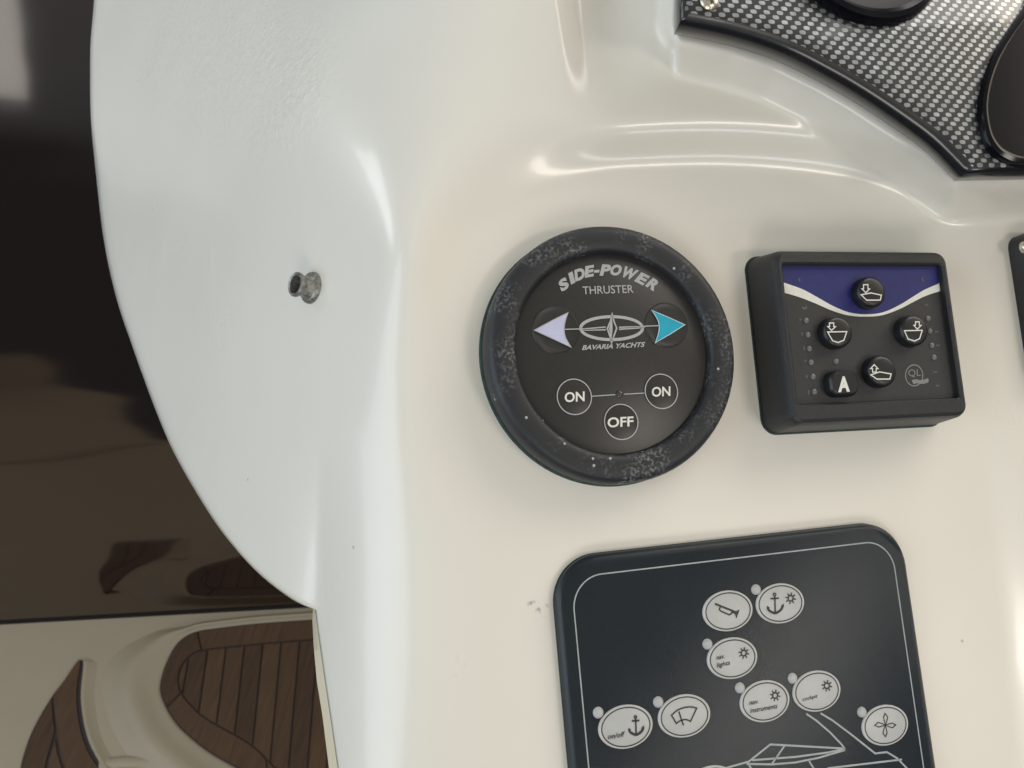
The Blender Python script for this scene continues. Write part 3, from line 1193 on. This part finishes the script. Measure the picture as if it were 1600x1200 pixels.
for (c, shapes) in icons:
    x, y = QL.p(*Z2(*c), HQ)
    mb = MB()
    mb.lathe([(0.0059, HQ - 0.0004), (0.0058, HQ + 0.0026), (0.0055, HQ + 0.0036), (0.0049, HQ + HB - 0.0002), (0.0042, HQ + HB), (0.001, HQ + HB)], 40, (x, y))
    key = mb.build('push_button', MAT_BUTTON, QL.root)
    mb = MB()
    for s in shapes:
        mb.ribbon(P2(s, HQ + HB + 0.0001), 0.00042, HQ + HB + 0.0001, True)
    flat(mb, 'icon', MAT_WHITE, key)
x, y = QL.p(*Z2(590, 838), HQ)
mb = MB()
mb.loft([at(rrect(0.0118, 0.0094, 0.0034, 8, x, y), HQ - 0.0004), at(rrect(0.0116, 0.0092, 0.0034, 8, x, y), HQ + 0.0026), at(rrect(0.0106, 0.0082, 0.003, 8, x, y), HQ + 0.0036), at(rrect(0.0096, 0.0072, 0.0026, 8, x, y), HQ + 0.004)])
key = mb.build('push_button', MAT_BUTTON, QL.root)
mb = MB()
lettering(mb, QL, Z2, 'A', (590, 880), (654, 876), (588, 795), HQ + 0.0041, 0.05)
flat(mb, 'lettering', MAT_WHITE, key)
for (a, b2) in ((415, 490), (425, 567), (433, 643), (442, 717), (452, 795), (460, 877), (1077, 478), (1087, 548), (1098, 625), (1110, 690), (578, 712)):
    x, y = QL.p(*Z2(a, b2), HQ)
    mb = MB()
    mb.lathe([(0.00105, HQ - 0.0002), (0.00100, HQ + 0.0003), (0.0006, HQ + 0.0006), (0.0001, HQ + 0.0007)], 16, (x, y))
    mb.build('indicator_lamp', MAT_LED, QL.root)
mb = MB()
for i, (a, b2) in enumerate(((383, 490), (392, 567), (403, 640), (410, 715), (418, 797), (428, 880))):
    mb.ribbon(P2([(a - 4, b2 - 12), (a + 5, b2 - 6), (a - 2, b2), (a + 5, b2 + 6), (a - 3, b2 + 12)][:3 + (i % 3)]), 0.0003, hq)
for (a, b2) in ((1125, 552), (1132, 625), (1118, 770), (1130, 845)):
    mb.ribbon(P2([(a - 10, b2), (a + 10, b2 - 2)]), 0.0004, hq)
mb.ribbon(P2([(395, 415), (402, 425), (412, 425), (418, 412)]), 0.0005, hq)
mb.ribbon(P2([(1060, 410), (1070, 400), (1080, 412)]), 0.0004, hq)
flat(mb, 'scale_marks', MAT_FAINT, qface)['kind'] = 'stuff'
mb = MB()
mb.ribbon(P2([(384, 258), (376, 268), (384, 280)], hq + 0.0001), 0.0004, hq + 0.0001)
mb.ribbon(P2([(1052, 258), (1046, 268), (1056, 278)], hq + 0.0001), 0.0004, hq + 0.0001)
flat(mb, 'scale_marks', MAT_FAINT, qface)['kind'] = 'stuff'
mb = MB()
mb.ribbon(P2(arc(1003, 788, 47, 57, 35, 395, 40)), 0.0004, hq, True)
lettering(mb, QL, Z2, 'QL', (972, 800), (1040, 797), (970, 757), hq, 0.0)
mb.ribbon(P2(curve([(992, 822), (1015, 817), (1040, 822), (1080, 812)], 5)), 0.0011, hq + 0.00005)
mb.ribbon(P2(curve([(996, 832), (1018, 827), (1042, 831), (1078, 823)], 5)), 0.0006, hq + 0.00009)
flat(mb, 'emblem', MAT_DIMPRINT, qface)

# ------------------------------------------------------------------ membrane switch panel
SWW, SWH, SWT = 0.1323, 0.1487, 0.004
SW = Device('switch_panel', 0.07448, -0.13356, 0.0017)
tag(SW.root, 'slate grey switch panel with pale oval keys and a line drawing of a motor boat', 'switch panel')
mb = MB()
R_ = 0.0155
mb.loft([at(rrect(SWW + 0.001, SWH + 0.001, R_, 12), -0.0008), at(rrect(SWW + 0.001, SWH + 0.001, R_, 12), 0.0026), at(rrect(SWW, SWH, R_, 12), 0.0034), at(rrect(SWW - 0.0016, SWH - 0.0016, R_ - 0.0006, 12), SWT)])
plate = mb.build('plate', MAT_SLATE, SW.root)
mb = MB()
mb.loft([at(rrect(SWW + 0.0015, SWH + 0.0015, R_, 12), -0.0005), at(rrect(SWW + 0.0013, SWH + 0.0013, R_, 12), 0.0003), at(rrect(SWW - 0.002, SWH - 0.002, R_, 12), 0.0004)], cap1=False)
mb.build('gasket', MAT_GASKET, SW.root)
hs = SWT + 0.0001
P3 = lambda pts, h=hs: SW.pts(Z3, pts, h)
P6 = lambda pts, h=hs: SW.pts(Z6, pts, h)
P7 = lambda pts, h=hs: SW.pts(Z7, pts, h)
bxl = np.mean([p[0] for p in P3([(107, 400), (150, 1060)])])
bxr = np.mean([p[0] for p in P3([(1432, 220), (1555, 1060)])])
byt = np.mean([p[1] for p in P3([(300, 252), (1300, 126)])])
byb = -SWH / 2 + 0.0055
mb = MB()
mb.ribbon(rrect(bxr - bxl, byt - byb, 0.0105, 12, (bxl + bxr) / 2, (byt + byb) / 2), 0.00045, hs, True)
flat(mb, 'border_line', MAT_LINE, plate)
mb = MB()
for pl in ([(700, 414), (800, 386), (893, 312), (1215, 330)], [(815, 380), (1000, 366), (1140, 347), (1215, 331)], [(790, 396), (900, 398), (1000, 390), (1100, 370), (1215, 336)],
           [(956, 315), (900, 396)], [(798, 396), (815, 424)], [(1060, 384), (1085, 424)], [(1048, 180), (1092, 210), (1150, 260), (1200, 312), (1215, 333)],
           [(1110, 178), (1160, 208), (1240, 268), (1345, 351), (1395, 345), (1440, 372), (1490, 424)], [(1140, 415), (1300, 396), (1460, 377)],
           [(560, 470), (700, 414)]):
    mb.ribbon(P7(pl), 0.00062, hs)
flat(mb, 'boat_drawing', MAT_LINE, plate)
RX, RY = 0.00935, 0.0067


def sun(mb, c, h):
    mb.ribbon(P6(arc(c[0], c[1], 18, 20, n=20), h), 0.00045, h, True)
    for k in range(8):
        a = math.radians(45 * k + 10)
        ca, sa = math.cos(a), math.sin(a)
        mb.ribbon(P6([(c[0] + 23 * ca, c[1] + 25 * sa), (c[0] + 38 * ca, c[1] + 42 * sa)], h), 0.00042, h)


def anchor(mb, c, s, h):
    f = lambda pts: P6([(c[0] + s * x, c[1] + s * y) for x, y in pts], h)
    mb.ribbon(f([(-1, -58), (3, 62)]), 0.00055, h)
    mb.ribbon(f([(-30, -38), (28, -42)]), 0.00055, h)
    mb.ribbon(f(arc(-2, -68, 9, 10, n=12)), 0.0004, h, True)
    mb.ribbon(f(curve([(-52, 22), (-40, 48), (3, 66), (45, 40), (58, 8)], 5)), 0.0008, h)
    mb.poly(f([(-58, 12), (-36, 28), (-52, 38)]), h)
    mb.poly(f([(63, -4), (64, 24), (42, 20)]), h)


keys = []
for (c, led, kind) in (((737, 411), None, 'horn'), ((955, 380), (855, 323), 'anchor_light'), ((756, 608), (653, 550), 'nav_lights'), ((891, 787), (788, 732), 'nav_instruments'),
                       ((1107, 745), (1007, 692), 'cockpit'), ((312, 893), (198, 835), 'windlass'), ((556, 848), (448, 791), 'wiper'), ((1392, 887), (1296, 833), 'fan'), ((672, 1146), None, 'plain')):
    x, y = SW.p(*Z3(*c), SWT)
    mb = MB()
    mb.lathe([(1.0, SWT - 0.0002), (1.0, SWT + 0.00035), (0.965, SWT + 0.0006), (0.90, SWT + 0.00062), (0.86, SWT + 0.00045)], 56, (x, y), RX, RY, cap1=False)
    key = mb.build('oval_key', MAT_OVALRING, SW.root)
    mb = MB()
    mb.lathe([(0.89, SWT + 0.0003), (0.87, SWT + 0.00058), (0.5, SWT + 0.00085), (0.1, SWT + 0.0009)], 56, (x, y), RX, RY)
    mb.build('key_face', MAT_OVAL, key)
    mb = MB()
    hk = SWT + 0.0010
    mb.ribbon(arc(x, y, RX * 0.885, RY * 0.885, n=56), 0.00036, SWT + 0.00068, True)
    flat(mb, 'key_outline', MAT_INK, key)
    mb = MB()
    if kind == 'horn':
        mb.ribbon(P6([(172, 247), (240, 274), (310, 302)], hk), 0.00065, hk)
        mb.ribbon(P6([(210, 270), (203, 288), (215, 300), (275, 326), (290, 318), (296, 300)], hk), 0.0005, hk)
        mb.poly(P6([(295, 292), (325, 300), (350, 288), (338, 320), (327, 354), (318, 325), (292, 308)], hk), hk)
    elif kind == 'anchor_light':
        anchor(mb, (604, 248), 1.0, hk)
        sun(mb, (718, 207), hk)
    elif kind == 'nav_lights':
        sun(mb, (380, 602), hk)
        lettering(mb, SW, Z6, 'nav.', (182, 652), (240, 640), (186, 628), hk, 0.01)
        lettering(mb, SW, Z6, 'lights', (185, 718), (278, 696), (190, 674), hk, 0.01)
    elif kind == 'nav_instruments':
        sun(mb, (606, 908), hk)
        lettering(mb, SW, Z6, 'nav.', (420, 978), (484, 966), (424, 954), hk, 0.01)
        lettering(mb, SW, Z6, 'instruments', (426, 1036), (620, 1000), (430, 1002), hk, 0.01)
    elif kind == 'cockpit':
        sun(mb, (979, 838), hk)
        lettering(mb, SW, Z6, 'cockpit', (803, 958), (910, 930), (806, 924), hk, 0.005)
    elif kind == 'windlass':
        anchor(mb, ((Z7(313, 233)[0] - 1080) / (340 / 1569), (Z7(313, 233)[1] - 890) / (340 / 1569)), 0.95, hk)
        lettering(mb, SW, Z7, 'on/off', (192, 291), (262, 279), (196, 268), hk, 0.012)
    elif kind == 'wiper':
        mb.ribbon(P7(curve([(467, 187), (492, 165), (525, 153), (552, 151), (576, 156)], 4) + curve([(576, 156), (562, 185), (549, 213)], 2)[1:] + curve([(549, 213), (528, 205), (505, 210), (488, 222)], 4)[1:] + [(478, 205)], hk), 0.00045, hk, True)
        mb.ribbon(P7([(499, 170), (508, 200), (519, 230)], hk), 0.0005, hk)
    elif kind == 'fan':
        for k in range(4):
            a = math.radians(90 * k - 4)
            ca, sa = math.cos(a), math.sin(a)
            pt = [(0, 0), (7, -14), (14, -34), (2, -50), (-6, -34), (-3, -14)]
            mb.ribbon(P7([(1389 + ca * u * 0.9 - sa * v * 0.9, 229 + sa * u + ca * v) for u, v in pt], hk), 0.00034, hk, True)
    if mb.v:
        flat(mb, 'icon', MAT_INK, key)
    if led:
        lx, ly = SW.p(*Z3(*led), SWT)
        mb = MB()
        mb.lathe([(0.0018, SWT - 0.0002), (0.00175, SWT + 0.0004), (0.0012, SWT + 0.0010), (0.0002, SWT + 0.0012)], 24, (lx, ly))
        mb.build('indicator_lamp', MAT_OVAL, SW.root)

# ------------------------------------------------------------------ instrument fascia
HP = K_TOP + 0.013
FA = Device('instrument_fascia', *on_dash(1300, 120, HP)[:2])
tag(FA.root, 'lacquered carbon weave instrument fascia with rolled edge and black gauges', 'instrument panel')
_low = np.array(curve([(1000, 45)] + FASCIA_PX[5:13] + [(1500, 292), (1540, 330)], 8))


def fascia_loop(d, h):
    """outline of the fascia drawn in by d photo pixels, on the plane h"""
    dl, dr = d * 0.45, d * 0.55
    tan = np.gradient(_low, axis=0)
    nor = np.stack([tan[:, 1], -tan[:, 0]], 1)
    nor /= np.linalg.norm(nor, axis=1)[:, None]
    c = _low + nor * d
    xl_, yb_ = 1053 + dl, 283 - dr
    y_at = float(np.interp(xl_, c[:, 0], c[:, 1]))
    x_at = float(np.interp(yb_, c[:, 1], c[:, 0]))
    mid = [(x, float(np.interp(x, c[:, 0], c[:, 1]))) for x in np.linspace(xl_, x_at, 60)]
    q = [(xl_, y) for y in np.linspace(-260, y_at, 12)[:-1]] + mid + [(x, yb_ - (x - x_at) * 0.02) for x in np.linspace(x_at, 1900, 12)[1:]] + [(1900, -260)]
    return [FA.p(a, b, h) + (h,) for a, b in q]


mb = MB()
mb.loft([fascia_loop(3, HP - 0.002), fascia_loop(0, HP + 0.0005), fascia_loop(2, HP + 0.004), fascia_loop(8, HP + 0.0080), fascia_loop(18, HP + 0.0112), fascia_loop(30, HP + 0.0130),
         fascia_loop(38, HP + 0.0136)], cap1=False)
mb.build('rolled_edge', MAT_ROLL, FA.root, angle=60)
mb = MB()
mb.loft([fascia_loop(38, HP + 0.0136), fascia_loop(45, HP + 0.0139), fascia_loop(60, HP + 0.0140)], cap0=False)
mb.build('carbon_panel', MAT_WEAVE, FA.root, angle=60)
HFA = HP + 0.014


def screw(dev, px, py, h, r, parent, rot=0.2):
    x, y = dev.p(px, py, h)
    mb = MB()
    mb.lathe([(r, h - 0.001), (r, h + 0.0003), (r * 0.85, h + 0.0010), (r * 0.5, h + 0.0015), (r * 0.05, h + 0.0017)], 28, (x, y))
    s = mb.build('screw', MAT_STEEL, parent)
    mb = MB()
    z = h + 0.0018
    for k in (0, 1):
        a = rot + k * math.pi / 2
        u = np.array([math.cos(a), math.sin(a)]) * r * 0.55
        mb.ribbon([(x - u[0], y - u[1]), (x + u[0], y + u[1])], r * 0.26, z + k * 0.00004)
    flat(mb, 'cross_recess', MAT_INK, s)


screw(FA, 1108, 2, HFA, 0.0034, FA.root, 0.1)
# two gauges
gx, gy = FA.p(1344, -100, HFA)
gr = abs(FA.p(1344, 40, HFA)[1] - gy)
mb = MB()
mb.lathe([(gr, HFA - 0.002), (gr, HFA + 0.0015), (gr * 0.97, HFA + 0.0035), (gr * 0.92, HFA + 0.0042), (gr * 0.86, HFA + 0.0030), (gr * 0.84, HFA - 0.003)], 72, (gx, gy), cap1=False)
ga = mb.build('gauge_bezel', MAT_GAUGE, FA.root)
mb = MB()
mb.lathe([(gr * 0.88, HFA - 0.0012), (gr * 0.87, HFA + 0.0006), (gr * 0.1, HFA + 0.0008)], 48, (gx, gy))
mb.build('gauge_glass', MAT_GAUGE, ga)
gp = curve([(1640, -40), (1598, 12), (1560, 68), (1538, 115), (1527, 165), (1530, 205), (1540, 232), (1560, 251), (1600, 262), (1700, 262), (1830, 240), (1850, 60), (1780, -50)], 6, True)
gl = [FA.p(a, b, HFA) for a, b in gp]
gc = np.mean(np.array(gl), 0)


def gs(k, z):
    return [(gc[0] + (p[0] - gc[0]) * k, gc[1] + (p[1] - gc[1]) * k, z) for p in gl]


mb = MB()
mb.loft([gs(1, HFA - 0.002), gs(1.0, HFA + 0.0008), gs(0.985, HFA + 0.002), gs(0.95, HFA + 0.0026), gs(0.90, HFA + 0.0016), gs(0.86, HFA - 0.001)], cap1=False)
ga = mb.build('gauge_bezel', MAT_GAUGE, FA.root)
mb = MB()
mb.loft([gs(0.90, HFA - 0.0012), gs(0.89, HFA + 0.0006)])
mb.build('gauge_glass', MAT_GAUGE, ga)

# ------------------------------------------------------------------ plate at the right margin
PLH = 0.009
x0, y0 = on_dash(1581, 366, PLH)[:2]
PL = Device('control_plate', x0 + 0.0395, y0 - 0.030, -0.02)
tag(PL.root, 'black plate with rounded corners and a steel screw, beside the raised moulding ridge', 'plate')
mb = MB()
mb.loft([at(rrect(0.070, 0.062, 0.006), -0.001), at(rrect(0.070, 0.062, 0.006), PLH - 0.0035), at(rrect(0.0685, 0.0605, 0.0055), PLH - 0.0008), at(rrect(0.066, 0.058, 0.005), PLH)])
mb.build('plate', MAT_DARKPLASTIC, PL.root)
screw(PL, 1604, 386, PLH, 0.0026, PL.root, 0.5)

# ------------------------------------------------------------------ snap fastener stud on the side face
sx_, sy_ = 487, 450
p0 = ray(sx_, sy_) * float(surf_depth(sx_, sy_))
pa = ray(sx_ + 4, sy_) * float(surf_depth(sx_ + 4, sy_)) - ray(sx_ - 4, sy_) * float(surf_depth(sx_ - 4, sy_))
pb = ray(sx_, sy_ + 4) * float(surf_depth(sx_, sy_ + 4)) - ray(sx_, sy_ - 4) * float(surf_depth(sx_, sy_ - 4))
nn = np.cross(pa, pb)
nn /= np.linalg.norm(nn)
if nn[2] > 0:
    nn = -nn
wn_ = Vector(C2W @ nn)
SM = wn_.to_track_quat('Z', 'Y').to_matrix().to_4x4()
SM.translation = Vector(cam2world(p0))
st = empty('snap_stud', SM)
tag(st, 'small dull metal snap fastener stud on the white side wing', 'fastener')
mb = MB()
mb.lathe([(0.0059, -0.0012), (0.0061, 0.0002), (0.0058, 0.0011), (0.0053, 0.0016), (0.0047, 0.0018)], 40, cap1=False)
mb.build('flange', MAT_ZINC, st)
mb = MB()
mb.lathe([(0.0050, 0.0010), (0.0047, 0.0020), (0.0040, 0.0030), (0.0038, 0.0042), (0.0041, 0.0052), (0.0046, 0.0062), (0.0046, 0.0070), (0.0042, 0.0075), (0.0035, 0.0072), (0.0032, 0.0060), (0.0032, 0.0015), (0.0003, 0.0014)], 40)
mb.build('socket', MAT_ZINC, st)
